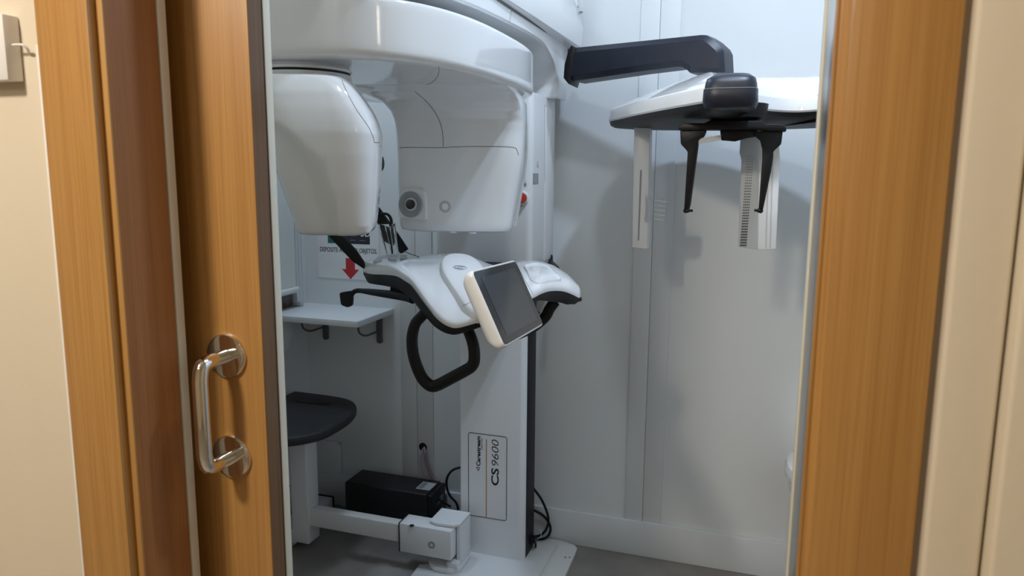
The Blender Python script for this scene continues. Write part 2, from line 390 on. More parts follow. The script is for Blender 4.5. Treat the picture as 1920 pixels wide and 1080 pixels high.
# recessed control strip, emergency button, small print
mk('control_recess', box((-.712, 2.1535, P(980, 388, Y=2.155).z), (-.687, 2.158, P(980, 316, Y=2.155).z), .002), LGREY, car)
b0 = P(978.5, 371, Y=2.15)
eb = mk('emergency_collar', lathe(b0, (.25, -1, 0), [(-.004, .021), (.006, .021), (.009, .018), (.009, 0)], 36), WHITE2, car)
mk('emergency_button', lathe(b0, (.25, -1, 0), [(.008, .0155), (.016, .0165), (.022, .014), (.0235, 0)], 36), REDB, car, label='red round emergency stop button')
b1 = P(983.5, 330, Y=2.152)
mk('switch_frame', merge(obox(b1, (.0045, 0, 0), (0, .003, 0), (0, 0, .020), .001)), WHITE2, car)
mk('switch_lever', obox(b1+Vector((-.001, -.003, 0)), (.0016, 0, 0), (0, .002, 0), (0, 0, .014), .0008), GREY, car)
for yy in (306, 346):
    mk('switch_mark', obox(P(985, yy, Y=2.1535), (.0030, 0, 0), (0, .0012, 0), (0, 0, .0028)), GREY, car)
tx = P(1006, 330, X=kx1)
for k, (yy, w_) in enumerate(((303, .008), (306, .014), (310, .020), (313, .020))):
    q = P(1008, yy, X=kx1); mk('small_print', box((kx1-.001, q.y-w_/2, q.z-.0011), (kx1+.0006, q.y+w_/2, q.z+.0011)), GREY, car)
a_, b_ = P(1000, 325, X=kx1), P(1009, 345, X=kx1)
rp = mk('rating_plate', box((kx1-.001, a_.y, b_.z), (kx1+.0008, b_.y+.0, a_.z)), GREY, car, label='small dark rating plate with lines of print')
for k in range(7):
    z_ = a_.z-.004-(a_.z-b_.z-.006)*k/7; mk('print_line', box((kx1, a_.y+.003, z_-.0008), (kx1+.0012, b_.y-.003-(k % 3)*.004, z_+.0005)), LGREY, rp)
# ---- overhead support: shell over the carriage that reaches forward above the rotating arm
hx1 = -.625
edge = [P(*q, X=hx1) for q in ((1054, 190), (1040, 184), (1046, 160), (1043, 135), (1036, 112), (1022, 86), (1000, 68), (953, 43), (900, 18), (838, -8))]
low = [(q.y, q.z) for q in edge]
prof = [(2.425, 1.565), (2.30, 1.562)]+low[2:]+[(1.25, low[-1][1]+.01), (1.20, 1.74), (1.20, 1.80), (2.425, 1.80)]
prof = [Vector((hx1, y, z)) for y, z in prof]
def ysection(y, x0, x1, zb, zt, r): return rounded([(x0, y, zb), (x1, y, zb), (x1, y, zt), (x0, y, zt)], r, 6)
sm = smooth(prof[2:-3], 4)
sh = prism([prof[0], prof[1]]+sm+prof[-3:], (-.40, 0, 0), .022, 5, 30)
hood = mk('overhead_support', sh, WHITE, MC, 30)
# upper cover, wider than the support, with a dark parting line
def cover_z(y): # parting line height along the depth
    a_, b_ = P(965, 0, X=-.612), P(1065, 86, X=-.600); return a_.z+(b_.z-a_.z)*(y-a_.y)/(b_.y-a_.y)
stations = [(1.16, .04), (1.20, .085), (1.30, .13), (1.6, .16), (2.0, .19), (2.2, .20), (2.36, .20), (2.43, .17)]
rings = []
for y, g in stations:
    zb = 1.742 if y < 1.9 else 1.742-.012*(y-1.9)/.5
    x1 = -.612+(.012 if y > 1.9 else 0)+.02*max(0, (y-2.0)/.43); x0 = -1.06
    if y < 1.21: x1 -= .06; x0 += .06
    rings.append([Vector((x, y, z)) for x, z in ((x0+.01, zb), (x1-.012, zb), (x1-.003, zb+.004), (x1, zb+.02), (x1+.002, zb+.06), (x1-.012, zb+g*.7), (x1-.05, zb+g*.92), (x1-.12, zb+g),
                                                 (x0+.12, zb+g), (x0+.05, zb+g*.92), (x0+.012, zb+g*.7), (x0-.002, zb+.06), (x0, zb+.02))])
mk('upper_cover', loft(rings), WHITE, MC, 40)
mk('parting_line', box((-1.045, 1.20, 1.7355), (-.6225, 2.42, 1.7425)), SEAM, hood)
bvh_ = bvh_of(hood)
seam(bvh_, [(960, 0), (959, 18), (955, 43)], 'cover_gap', hood, .0007)
# ---- rotating arm: rounded slab seen from below
AX, AY, AA, AB, AE = -.862, 1.650, .297, .478, 2.8
rz = [(1.640, -.030), (1.6405, -.012), (1.6385, -.004), (1.635, -.0008), (1.630, 0), (1.620, 0), (1.560, 0), (1.548, 0), (1.542, -.0008), (1.536, -.004), (1.5325, -.010), (1.531, -.018), (1.531, -.032), (1.531, -.10)]
rot_arm = mk('rotating_arm', loft([sring(AX, AY, z, AA+d, AB+d, AE, 160) for z, d in rz]), WHITE, MC, 50)
mk('arm_bearing', lathe((AX, AY+.05, 1.638), (0, 0, 1), [(0, .16), (.10, .16)], 48), DGREY, rot_arm)
# ---- near unit: tube head, hanging below the near end of the arm
DT = 1.43
ctr = DT*Vector((-math.sin(YAW), math.cos(YAW), 0)); vr = Vector((math.cos(YAW), math.sin(YAW), 0))
sdir = Vector((math.cos(math.radians(23)), math.sin(math.radians(23)), 0)); fdir = Vector((sdir.y, -sdir.x, 0))
ntab = [(1.211, 570, 676, .050), (1.213, 560, 688, .066), (1.218, 554, 697, .074), (1.228, 551, 702, .078), (1.25, 545, 705, .083), (1.30, 530, 711, .092), (1.36, 512, 715, .100), (1.40, 500, 716, .103),
        (1.42, 495, 711, .102), (1.44, 493, 703, .100), (1.47, 491, 684, .094), (1.488, 491, 672, .086), (1.498, 493, 662, .080), (1.503, 500, 648, .066)]
zs = [1.211, 1.213, 1.2155, 1.218, 1.222]+[1.228+.006*i for i in range(45)]+[1.495, 1.498, 1.501, 1.503]
rr = []
for z in zs:
    for u_, v_ in zip(ntab[:-1], ntab[1:]):
        if z <= v_[0]+1e-6:
            t = (z-u_[0])/(v_[0]-u_[0]); L_, R_, b_ = (u_[i]+(v_[i]-u_[i])*t for i in (1, 2, 3)); break
    c_ = ctr+vr*((L_+R_)/2-960)/1404*DT; a_ = (R_-L_)/2/1404*DT/1.03
    ring = sring(c_.x, c_.y, z, a_, b_, 3.8, 160, 23)
    for v in ring:
        d = v-c_; f_ = (v-ctr).dot(fdir)-(c_-ctr).dot(fdir); s_ = (v-ctr).dot(vr)
        if f_ > 0:
            e_ = ((s_-(500-960)/1404*DT)/.150)**2+((v.z-1.195)/.238)**2
            k = max(0, min(1, (1.0-e_)/.20)); k = k*k*(3-2*k)
            v -= fdir*.014*k*min(1, f_/.05)
        v.z = z
    rr.append(ring)
NX, NY = -.860, 1.282
tubeh = mk('tube_head', loft(rr), WHITE, MC, 50)
bvt = bvh_of(tubeh)
seam(bvt, [(641, 150), (650, 172), (668, 205), (692, 240), (701, 262), (702, 267), (713, 267)], 'cover_gap', tubeh, .0006)
mk('swivel_collar', loft([sring(NX, NY, z, r_, r_, 2, 64) for z, r_ in ((1.495, .090), (1.511, .092), (1.514, .091))]), WHITE, tubeh)
mk('swivel_gap', loft([sring(NX, NY, z, .089, .089, 2, 64) for z in (1.5135, 1.5185)]), BLACK, tubeh)
mk('swivel_ring', loft([sring(NX, NY, z, r_, r_, 2, 64) for z, r_ in ((1.5185, .092), (1.523, .093), (1.526, .090), (1.535, .084))]), WHITE, tubeh)
kp = P(713, 306, Y=1.335)
mk('collimator_knob', lathe(kp-Vector((.016, 0, 0)), (1, .1, 0), [(0, .019), (.014, .019), (.018, .015), (.018, 0)], 32), BLACK, tubeh, label='round black knob on the side of the tube head')
# ---- far unit: detector head
FX, FY = -.766, 1.865
tabf = [(1.176, .130, .080), (1.180, .147, .094), (1.187, .151, .098), (1.25, .157, .100), (1.32, .164, .102), (1.38, .167, .104), (1.43, .169, .104), (1.46, .171, .107), (1.485, .174, .115), (1.505, .180, .128), (1.52, .194, .150), (1.530, .222, .185), (1.534, .23, .19), (1.56, .23, .19)]
rr = []
for i in range(len(tabf)-1):
    (z0, a0, b0_), (z1, a1, b1_) = tabf[i], tabf[i+1]
    for k in range(4):
        t = k/4; z = z0+(z1-z0)*t; a_ = a0+(a1-a0)*t
        bb = b0_+(b1_-b0_)*t; sh_ = .012*max(0, min(1, (1.36-z)/.16))
        rr.append(sring(FX-max(0, a_-.172)-sh_+.004, FY-max(0, bb-.104), z, a_, bb, 5.5, 160, 12))
for ring in rr:
    for v in ring:
        if v.z > 1.40:
            w_ = min(1, (v.z-1.40)/.11); d = Vector((v.x-AX, v.y-AY)); q_ = ((abs(d.x)/AA)**AE+(abs(d.y)/AB)**AE)**(1/AE)
            lim = .955
            if q_ > lim: k_ = 1-(1-lim/q_)*w_; v.x, v.y = AX+d.x*k_, AY+d.y*k_
det = mk('detector_head', loft(rr), WHITE, MC, 50)
bvd = bvh_of(det, rot_arm)
seam(bvd, [(751, 279), (758, 276.5), (830, 277), (850, 275.5), (915, 274.5), (960, 276), (969, 281), (972, 292)], 'cover_gap', det, .0008)
seam(bvd, [(778, 172), (795, 186), (812, 205), (824, 227), (830, 250), (831, 277)], 'cover_gap', det, .0008)
seam(bvd, [(823, 125), (822, 140), (812, 153), (800, 160)], 'cover_gap', rot_arm, .0006)
# badge
disc_on(bvd, 834.5, 387.5, .0155, 'badge_ring', LGREY, det, .001)
p_, n_ = hit(bvd, 834.5, 387.5)
if p_ is not None:
    mk('badge_centre', lathe(p_, n_ if n_.dot(ray(834, 387)) < 0 else -n_, [(-.001, .0085), (.0020, .0085), (.0020, 0)], 24), WHITE2, det)
# camera nozzle at its lower left corner
nz = P(771, 383, Y=1.74)
nozzle = mk('camera_housing', loft([
    [Vector(v) for v in rounded([nz+Vector((-.038, y, -.034)), nz+Vector((.040, y, -.040)), nz+Vector((.040, y, .040)), nz+Vector((-.030, y, .040))], [.012, .004, .02, .022], 6)] for y in (-.002, .012, .05, .10)]), WHITE, det)
mk('camera_ring', lathe(nz+Vector((0, -.004, 0)), (0, -1, 0), [(-.006, .0335), (.001, .0335), (.003, .0315), (-.003, .014), (-.003, 0)], 48), GREY, det, label='grey funnel ring of the camera')
mk('camera_lens', lathe(nz+Vector((0, -.005, 0)), (0, -1, 0), [(-.006, .0125), (.003, .0125), (.0045, .010), (.0045, 0)], 32), BLACKG, det, label='round black camera lens')
for q in ((840, 436), (878, 437)):
    c = P(*q, Z=1.176); mk('bumper', lathe(c+Vector((0, .03, .001)), (0, 0, -1), [(0, .011), (.004, .010), (.004, 0)], 20), WHITE2, det)

# ---- console with chin support, display and grab bars
def poly(tab, u):
    for a, b in zip(tab[:-1], tab[1:]):
        if u <= b[0]+1e-9:
            t = (u-a[0])/(b[0]-a[0]); return [a[i]+(b[i]-a[i])*t for i in range(1, len(a))]
    return list(tab[-1][1:])
# front rim (white/black boundary) and rear rim of the console, as places in the room
front = [(683, 511, 1.64), (697, 514, 1.60), (720, 515, 1.56), (742, 517.5, 1.52), (758, 526, 1.49), (772, 537, 1.465), (793, 565, 1.42), (813, 591, 1.39), (828, 605, 1.375), (843, 613, 1.37), (858, 615, 1.37), (882, 609, 1.375),
         (905, 602, 1.39), (935, 592, 1.42), (965, 577, 1.46), (985, 566, 1.50), (1002, 558, 1.535), (1015, 551, 1.56), (1032, 546, 1.60), (1053, 546, 1.64), (1070, 551, 1.67), (1084, 558, 1.70)]
rear = [(686, 502, 1.67), (692, 495, 1.70), (703, 489, 1.74), (722, 484.5, 1.77), (745, 482, 1.78), (770, 479.5, 1.79), (793, 477, 1.80), (812, 474.5, 1.80), (830, 472.5, 1.80), (848, 471.5, 1.80), (866, 473, 1.80), (880, 477, 1.80),
        (900, 485, 1.80), (923, 494, 1.80), (945, 496, 1.80), (962, 490, 1.81), (978, 486.5, 1.82), (998, 485.5, 1.83), (1022, 490, 1.84), (1045, 500, 1.84), (1068, 519, 1.82), (1086, 546, 1.78)]
F3 = smooth([P(x, y, Y=d) for x, y, d in front], 4); R3 = smooth([P(x, y, Y=d) for x, y, d in rear], 4)
NS = len(F3); rings = []
for i in range(NS):
    f_, r_ = F3[i], R3[i]; u = i/(NS-1)
    mid = f_.lerp(r_, .5)
    side = Vector((0, 0, 1)); out = (f_-r_); out.z = 0; out = out.normalized()
    bulge = .012+.020*math.exp(-((u-.40)/.14)**2)
    hgt = .020 if u < .8 else .020
    ring = [f_+out*.000, f_+Vector((0, 0, .006))+out*.0015, f_+Vector((0, 0, .012))-out*.001, f_+Vector((0, 0, .017))-out*.006,
            f_.lerp(r_, .12)+side*(.019+bulge*.35), f_.lerp(r_, .25)+side*(.017+bulge*.6), f_.lerp(r_, .4)+side*(.014+bulge*.8), f_.lerp(r_, .6)+side*(.009+bulge*.7), f_.lerp(r_, .8)+side*(.004+bulge*.38),
            r_.lerp(f_, .06)+side*.001, r_-side*.004-out*.002, r_-side*.012, r_-side*.020+out*.006, f_.lerp(r_, .6)-side*.012, f_.lerp(r_, .2)-side*.004]
    rings.append(ring)
def endcap(rs, last=False):
    k = -1 if last else 0; c = sum((Vector(v) for v in rs[k]), Vector())/len(rs[k]); nx = rs[-2] if last else rs[1]
    c2 = sum((Vector(v) for v in nx), Vector())/len(nx); d = (c-c2); d = d.normalized()
    return [[c+(Vector(v)-c)*s+d*o for v in rs[k]] for s, o in ((.92, .003), (.75, .006), (.4, .008))]
e0, e1 = endcap(rings), endcap(rings, True)
cons = mk('console', loft(e0[::-1]+rings+e1), WHITE, MC, 60)
# black underside tray following the same outline
tk = [(0, .011), (.03, .024), (.12, .029), (.2, .031), (.27, .030), (.36, .021), (.42, .017), (.5, .014), (.6, .012), (.7, .010), (.8, .014), (.86, .026), (.93, .030), (.975, .022), (1, .010)]
rings = []
for i in range(NS):
    f_, r_ = F3[i], R3[i]; u = i/(NS-1); t = poly(tk, u)[0]; out = (f_-r_); out.z = 0; out = out.normalized()
    dn = Vector((0, 0, -t)); w_ = .75 if u < .82 else .55
    rings.append([f_+Vector((0, 0, .0002))-out*.0012, f_+dn*.35-out*.000, f_+dn*.8-out*.001, f_+dn-out*.006, f_.lerp(r_, .3)+dn*1.3, f_.lerp(r_, w_)+dn*1.7, f_.lerp(r_, .92)+dn*.9+Vector((0, 0, -.016)), r_+Vector((0, 0, -.018))+out*.008, r_.lerp(f_, .3)-Vector((0, 0, .006)), f_.lerp(r_, .25)-Vector((0, 0, .001))])
tray = mk('console_tray', loft(endcap(rings)[::-1]+rings+endcap(rings, True)), BLACK, cons, 50, label='black lower tray of the console')
bvk = bvh_of(cons)
# raised pod in the middle of the console, carrying the display
def on(px, py, off=.0):
    h, n = hit(bvk, px, py)
    if h is None: h = P(px, py, Y=1.6)
    return h+Vector((0, 0, off))
podo = [(834, 488), (848, 483), (872, 484), (890, 492), (905, 508), (912, 535), (916, 565), (912, 590), (900, 600), (880, 592), (866, 578), (855, 560), (842, 540), (829, 518), (827, 500)]
def ringpod(k, off):
    cx_, cy_ = 872, 532
    return [on(cx_+(x-cx_)*k, cy_+(y-cy_)*k, off) for x, y in [(v.x, v.y) for v in smooth([(x, y, 0) for x, y in podo], 4, True)]]
pod = mk('display_pod', loft([ringpod(1.06, -.004), ringpod(1.03, .003), ringpod(.99, .010), ringpod(.95, .0135), ringpod(.90, .0148), ringpod(.7, .0155), ringpod(.3, .016)]), WHITE2, cons, 60)
bvp = bvh_of(pod, cons)
p_, n_ = hit(bvp, 863, 502)
if p_ is not None:
    if n_.dot(ray(863, 502)) > 0: n_ = -n_
    a_ = n_.orthogonal().normalized(); b_ = n_.cross(a_)
    for r_, w_ in ((.0155, .0006), (.0120, .0004), (.0062, .0005)):
        mk('badge_ring', tube([p_+n_*.0006+(a_*math.cos(t*.2094)+b_*math.sin(t*.2094))*r_ for t in range(30)], w_, 5, closed=True), GREY, pod)
seam(bvp, [(868, 573), (878, 569), (887, 562)], 'pod_seam', pod, .0006)
# display: flat tablet turned towards the room
tt = 1.33; s_ = (1.0, 1.178, 1.180, 1.002)
cr = [Vector((0, 0, EYE))+ray(*q)*tt*k for q, k in zip(((885, 511), (965.5, 490.5), (1018, 606), (947, 647)), s_)]
dx = ((cr[1]-cr[0])+(cr[2]-cr[3]))/2; dy = ((cr[0]-cr[3])+(cr[1]-cr[2]))/2; dc = sum(cr, Vector())/4
ex = dx.normalized(); ey = (dy-ex*dy.dot(ex)).normalized(); en = ex.cross(ey)
if en.dot(-dc+Vector((0, 0, EYE))) < 0: en = -en
hw, hh = dx.length/2, dy.length/2
def drr(w_, h_, off, r=.012, dxo=0, dyo=0): return rounded([dc+ex*(dxo-w_)+ey*(dyo-h_)+en*off, dc+ex*(dxo+w_)+ey*(dyo-h_)+en*off, dc+ex*(dxo+w_)+ey*(dyo+h_)+en*off, dc+ex*(dxo-w_)+ey*(dyo+h_)+en*off], r, 6)
disp = mk('touch_display', loft([drr(hw*.80, hh*.78, -.034, .02), drr(hw*.93, hh*.93, -.031, .02), drr(hw+.001, hh+.001, -.020, .016), drr(hw+.004, hh+.004, -.012, .014), drr(hw+.004, hh+.004, -.003, .013), drr(hw+.002, hh+.002, 0, .012)]), WARMW, MC, 50)
mk('bezel', loft([drr(hw, hh, -.001, .010), drr(hw, hh, .0009, .010)]), BLACKG, disp, label='glossy black bezel')
mk('screen', loft([drr(hw*.79, hh*.81, 0, .002, hw*.0), drr(hw*.79, hh*.81, .0013, .002, hw*.0)]), SCREEN, disp, label='switched-off dark grey screen')
nk0 = dc-en*.03
mk('display_neck', tube(smooth([P(886, 580, Y=1.50), P(897, 584, Y=1.44), nk0-ey*.01], 5), .022, 18, flat=(Vector((0, 0, 1)), .7)), WHITE2, disp)
# hollow tray handle on the right wing
hk = [(984, 502), (990, 498), (1005, 496), (1020, 498), (1030, 503), (1042, 516), (1050, 526), (1032, 528), (1012, 532), (998, 527), (990, 512)]
hp = smooth([(x, y, 0) for x, y in hk], 3, True)
def hring(k, off): return [on(1014+(v.x-1014)*k, 514+(v.y-514)*k, off) for v in hp]
mk('grip_recess', loft([hring(1.06, -.002), hring(1.05, .004), hring(1.0, .0045), hring(.93, .0008), hring(.9, .0004), hring(.3, .0003)]), WHITE, cons, 60)
seam(bvk, [(968, 494), (983, 523), (1000, 553)], 'console_seam', cons, .0006)
# grab bars
gb = smooth([(805, 578, 0), (791, 593, 0), (779, 607, 0), (773, 630, 0), (773.5, 655, 0), (779, 680, 0), (790, 706, 0), (801, 719, 0), (811, 724, 0), (823, 721, 0), (846, 709, 0), (872, 695, 0), (884, 687, 0), (889, 676, 0), (889, 657, 0), (885, 638, 0), (877, 618, 0), (868, 604, 0)], 4)
mk('grab_bar', tube([P(v.x, v.y, Y=1.44-.02*math.sin(i/len(gb)*3.14)) for i, v in enumerate(gb)], [.0115+.0018*math.sin(3.14*i/len(gb)) for i in range(len(gb))], 20), BLACK, MC)
gb2 = smooth([(1040, 566, 0), (1030, 580, 0), (1024, 592, 0), (1012, 604, 0), (998, 614, 0), (975, 625, 0), (960, 628, 0), (952, 615, 0), (955, 598, 0)], 4)
mk('grab_bar', tube([P(v.x, v.y, Y=1.72) for v in gb2], .0135, 18), BLACK, MC)
# support bracket from the console back to the carriage
mk('console_bracket', loft([[Vector(v) for v in rounded([(-.86, y, 1.03-h), (-.70, y, 1.03-h), (-.70, y, 1.055), (-.86, y, 1.055)], .01, 4)] for y, h in ((1.62, .01), (1.75, .03), (1.95, .06), (2.22, .09))]), BLACK, MC)
mk('bracket_shoe', prism([P(902, 608, Y=1.60), P(930, 598, Y=1.60), P(958, 622, Y=1.60), P(940, 624, Y=1.60), P(905, 618, Y=1.60)], (0, .25, 0), .002), BLACK, MC)
# lever with paddle at the left
lv = smooth([(775, 560, 0), (760, 556, 0), (730, 552, 0), (700, 548, 0), (684, 546, 0), (672, 545, 0), (664, 547, 0), (659, 553, 0)], 4)
lever = mk('positioning_lever', tube([P(v.x, v.y, Y=1.52+.07*min(1, (775-v.x)/100)) for v in lv], [.0125 - .0065*min(1, i/18) for i in range(len(lv))], 14), BLACK, MC)
pc = rounded([P(636, 549, Y=1.585), P(660, 545, Y=1.585), P(659, 573, Y=1.585), P(652, 577, Y=1.585), P(639, 572, Y=1.585)], .006, 5)
mk('paddle', prism(pc, (0, .010, 0), .002), BLACK, lever)
# temple supports rising from the console
def strap(name, pa, pb, w0, w1, Y, tip):
    a = P(*pa, Y=Y[0]); b = P(*pb, Y=Y[1]); d = (b-a).normalized(); n = Vector((-d.z, 0, d.x)).normalized()
    pts = [a+n*w0, a+(b-a)*.72+n*w1, b+n*tip, b-n*tip, a+(b-a)*.80-n*w1, a-n*w0]
    return mk(name, prism(pts, (0, .012, 0), .0025), BLACK, MC)
strap('temple_support', (588, 400), (686, 505), .014, .0135, (1.60, 1.64), .0035)
strap('temple_support', (670, 352), (757, 472), .0145, .0145, (1.74, 1.78), .012)
mk('thin_wire', tube(smooth([P(745, 462, Y=1.72), P(758, 471, Y=1.72), P(772, 477, Y=1.72), P(786, 482, Y=1.72)], 5), .0009, 6), BLACK, MC)
# clear chin cup with black bite hook
cc_ = P(733, 494, Y=1.62)
def cuprow(y, x0, x1, yy, d): return [P(x0, y, Y=1.62-d), P(x1, y, Y=1.62-d), P(x1+1, y+.5, Y=1.62+d), P(x0+1, y+.5, Y=1.62+d)]
cup = loft([rounded(cuprow(y, x0, x1, 0, d), .006, 4) for y, x0, x1, d in ((418, 707, 741, .022), (421, 708, 741, .021), (440, 713, 743, .019), (465, 721, 746, .018), (482, 727, 749, .018), (497, 725, 750, .020))])
inner = loft([rounded(cuprow(y, x0, x1, 0, d), .005, 4) for y, x0, x1, d in ((421.5, 711, 738, .018), (440, 716, 740, .016), (465, 724, 743, .015), (480, 730, 745, .014))])
bmesh.ops.reverse_faces(inner, faces=inner.faces)
chin = mk('chin_cup', merge(cup), CLEAR, MC, 30, label='clear plastic chin cup')
for x0, y0, x1, y1 in ((711, 424, 730, 492), (722, 422, 737, 492), (739, 424, 746, 490), (731, 424, 741, 492)):
    mk('cup_rib', tube([P(x0, y0, Y=1.60), P(x1, y1, Y=1.60)], .0012, 6), CLEAR, chin)
mk('bite_hook', tube(smooth([P(714, 401, Y=1.62), P(720, 400.5, Y=1.62), P(728, 403, Y=1.62), P(733, 411, Y=1.62), P(734, 422, Y=1.62), P(734, 440, Y=1.62), P(736, 460, Y=1.62), P(737, 476, Y=1.62)], 5), [.0026+.0012*min(1, i/12) - .0015*max(0, (i-24)/12) for i in range(36)], 12), BLACK, MC)
mk('chin_base', prism(rounded([P(699, 494, Y=1.60), P(708, 486, Y=1.66), P(724, 482, Y=1.70), P(764, 482, Y=1.70), P(752, 496, Y=1.60)], .004), (0, 0, .006), .0015), LGREY, cons)

# ---- cephalometric arm
A0, A1 = P(1066, 120, Y=2.225), P(1330, 100, Y=2.10)
ad = (A1-A0); ad.z = 0; ad.normalize(); an = Vector((ad.y, -ad.x, 0))   # towards the room
def onarm(px, py, off=0.):
    """place on the arm's upright front face"""
    o = A0+an*off; d = ray(px, py); t = (o-Vector((0, 0, EYE))).dot(an)/d.dot(an); return Vector((0, 0, EYE))+d*t
outl = [(1060, 90), (1078, 87.5), (1200, 75), (1312, 63.5), (1322, 64), (1336, 73), (1350, 86), (1355, 96), (1357, 135), (1290, 136), (1284, 130), (1276, 125.5), (1268, 124.5), (1200, 133), (1072, 152), (1058, 148)]
def armring(k, off, inset):
    c = onarm(1200, 105); out = []
    pts = [onarm(x, y) for x, y in outl]
    n = len(pts)
    for i in range(n):
        a, b, c_ = pts[i-1], pts[i], pts[(i+1) % n]; t = ((b-a).normalized()+(c_-b).normalized()).normalized(); nn = t.cross(an)
        out.append(b-nn*inset-an*off)
    return out
chk = [onarm(x, y) for x, y in outl]
sgn = 1
cen = sum(chk, Vector())/len(chk); t_ = ((chk[3]-chk[2]).normalized()).cross(an)
if t_.z < 0: sgn = -1
arm_bm = loft([armring(1, 0, .016*sgn), armring(1, .012, .001*sgn), armring(1, .03, 0), armring(1, .08, 0), armring(1, .095, .01*sgn)])
carm = mk('cephalometric_arm', arm_bm, NAVY, MC, 28, label='dark navy side arm reaching to the right')
mk('arm_flange', prism([P(1070, 84, Y=2.22), P(1080, 89, Y=2.22), P(1074, 120, Y=2.22), P(1070, 150, Y=2.22), P(1067, 159, Y=2.22), P(1056, 146, Y=2.22), P(1058, 120, Y=2.22), P(1064, 98, Y=2.22)], (0, .11, 0), .004), BLACK, carm)
# ---- cephalometric head: broad white shell on a black pan
ZS = 1.478
fp = [P(x, y, Z=ZS) for x, y in ((1141, 228.5), (1165, 222.5), (1200, 214.5), (1250, 205), (1290, 198), (1330, 192.5), (1370, 196), (1410, 203), (1450, 208.5), (1490, 210.5), (1530, 208.5), (1575, 203))]
x0, x1 = fp[0].x, fp[-1].x
bk = [Vector((x, y, ZS)) for x, y in ((.215, 1.785), (.29, 1.80), (.345, 1.88), (.36, 2.00), (.33, 2.13), (.25, 2.23), (.14, 2.29), (.0, 2.335), (-.15, 2.36), (-.27, 2.35), (-.37, 2.31), (-.425, 2.245))]
outline = smooth(fp+bk, 5, True)
hc = Vector((-.02, 2.12, ZS))
_A = sum(outline[i-1].x*outline[i].y-outline[i].x*outline[i-1].y for i in range(len(outline)))
SG = 1 if _A > 0 else -1
def offs(inset, z, k=1.0):
    n = len(outline); o = []
    for i in range(n):
        t = (outline[(i+2) % n]-outline[i-2]).normalized(); nn = Vector((t.y, -t.x, 0))*SG
        p = outline[i]-nn*inset; p = hc+(p-hc)*k; p.z = z; o.append(p)
    return o
base_o = offs(.006, 0)
def dome(k):
    out = []
    for q in base_o:
        p = Vector((hc.x+(q.x-hc.x)*k, hc.y+(q.y-hc.y)*k, 0)); d = min((Vector((r.x-p.x, r.y-p.y))).length for r in base_o)
        t = min(1, d/.16); h = .066-.022*min(1.0, max(0, -(p.x+.06)/.38))**1.5; t = t*(1.5-.5*t*t)
        out.append(Vector((p.x, p.y, ZS+.035+max(.008, h)*t)))
    return out
bulge = [offs(.003, ZS), offs(.000, ZS+.004), offs(.003, ZS+.031), offs(.0045, ZS+.0342)]+[dome(k) for k in (1.0, .975, .94, .90, .85, .79, .72, .64, .55, .45, .35, .2, .05)]
chead = mk('cephalometric_head', loft(bulge), WHITE, MC, 40, label='broad white shell at the end of the side arm')
mk('head_pan', loft([offs(.003, ZS-.0005), offs(.006, ZS-.010), offs(.018, ZS-.016), offs(.020, ZS-.019, .9), offs(.02, ZS-.024, .6), offs(.02, ZS-.026, .3)]), BLACK, chead, label='black pan under the white shell')
# black cap box at its front edge
cf = P(1330, 192.5, Z=ZS); cw0, cw1 = P(1313, 205, Y=cf.y-.035), P(1421, 205, Y=cf.y-.035)
ccx, chw, cy0 = (cw0.x+cw1.x)/2, (cw1.x-cw0.x)/2, cf.y-.035
def capring(z, w_, f, b, e=4.4): return sring(ccx, cy0+.06+(f-b)/2*-1, z, w_, .06+(f+b)/2, e, 64)
cap_z = lambda py: P(1367, py-7+(3 if py < 150 else 0)-(0 if py < 190 else 2), Y=cy0).z
mk('head_cap', merge(loft([capring(cap_z(210), chw*.86, -.012, 0), capring(cap_z(206), chw*.93, -.006, 0), capring(cap_z(196), chw*.99, 0, 0), capring(cap_z(172), chw*.97, 0, 0), capring(cap_z(170.5), chw*.955, -.001, 0)]),
                         loft([capring(cap_z(171), chw*.94, -.002, 0), capring(cap_z(160), chw*.92, -.004, 0), capring(cap_z(150), chw*.87, -.010, 0), capring(cap_z(142), chw*.78, -.020, -.006, 2.8), capring(cap_z(137), chw*.66, -.032, -.012, 2.6), capring(cap_z(135.5), chw*.45, -.045, -.02, 2.4)])), NAVY, chead, 60, label='dark navy cap on the front of the white shell')
mk('cap_seam', loft([capring(cap_z(171.6), chw*.972, .0004, 0), capring(cap_z(171.0), chw*.972, .0004, 0)]), LGREY, chead)
# ear-rod carrier and rods
YE = 1.80
def pe(x, y, Y=YE): return P(x, y, Y=Y)
mk('rod_carrier', prism([pe(1271, 243), pe(1275, 234), pe(1283, 230.5), pe(1320, 231), pe(1330, 226), pe(1430, 226), pe(1436, 233), pe(1465, 233), pe(1473, 237), pe(1475, 245), pe(1468, 246), pe(1440, 246), pe(1425, 243), pe(1325, 243), pe(1280, 245)], (0, .05, 0), .002), BLACK, chead)
mk('carrier_neck', lathe(pe(1375, 226)+Vector((0, .06, .02)), (0, 0, -1), [(-.02, .075), (.012, .07), (.02, .05)], 32), BLACK, chead)
def rod(pts, tip, Y0):
    r = mk('ear_rod', prism([P(x, y, Y=Y0) for x, y in pts], (0, .022, 0), .003), BLACK, chead)
    a, b = P(*tip[0], Y=Y0+.004), P(*tip[1], Y=Y0+.004)
    mk('ear_plug', merge(tube([a, a.lerp(b, .45), a.lerp(b, .5), b], [.0052, .0048, .0032, .0030], 14), lathe(a+Vector((0, -.004, 0)), (0, 1, 0), [(0, .006), (.012, .006)], 16)), BLACK, r)
rod([(1275, 244), (1325, 244), (1320, 256), (1310, 262), (1309, 272), (1307, 288), (1294, 385), (1290, 398), (1285, 400), (1282, 396), (1289, 288), (1289, 284), (1276, 270)], ((1286, 395), (1299, 395)), YE+.006)
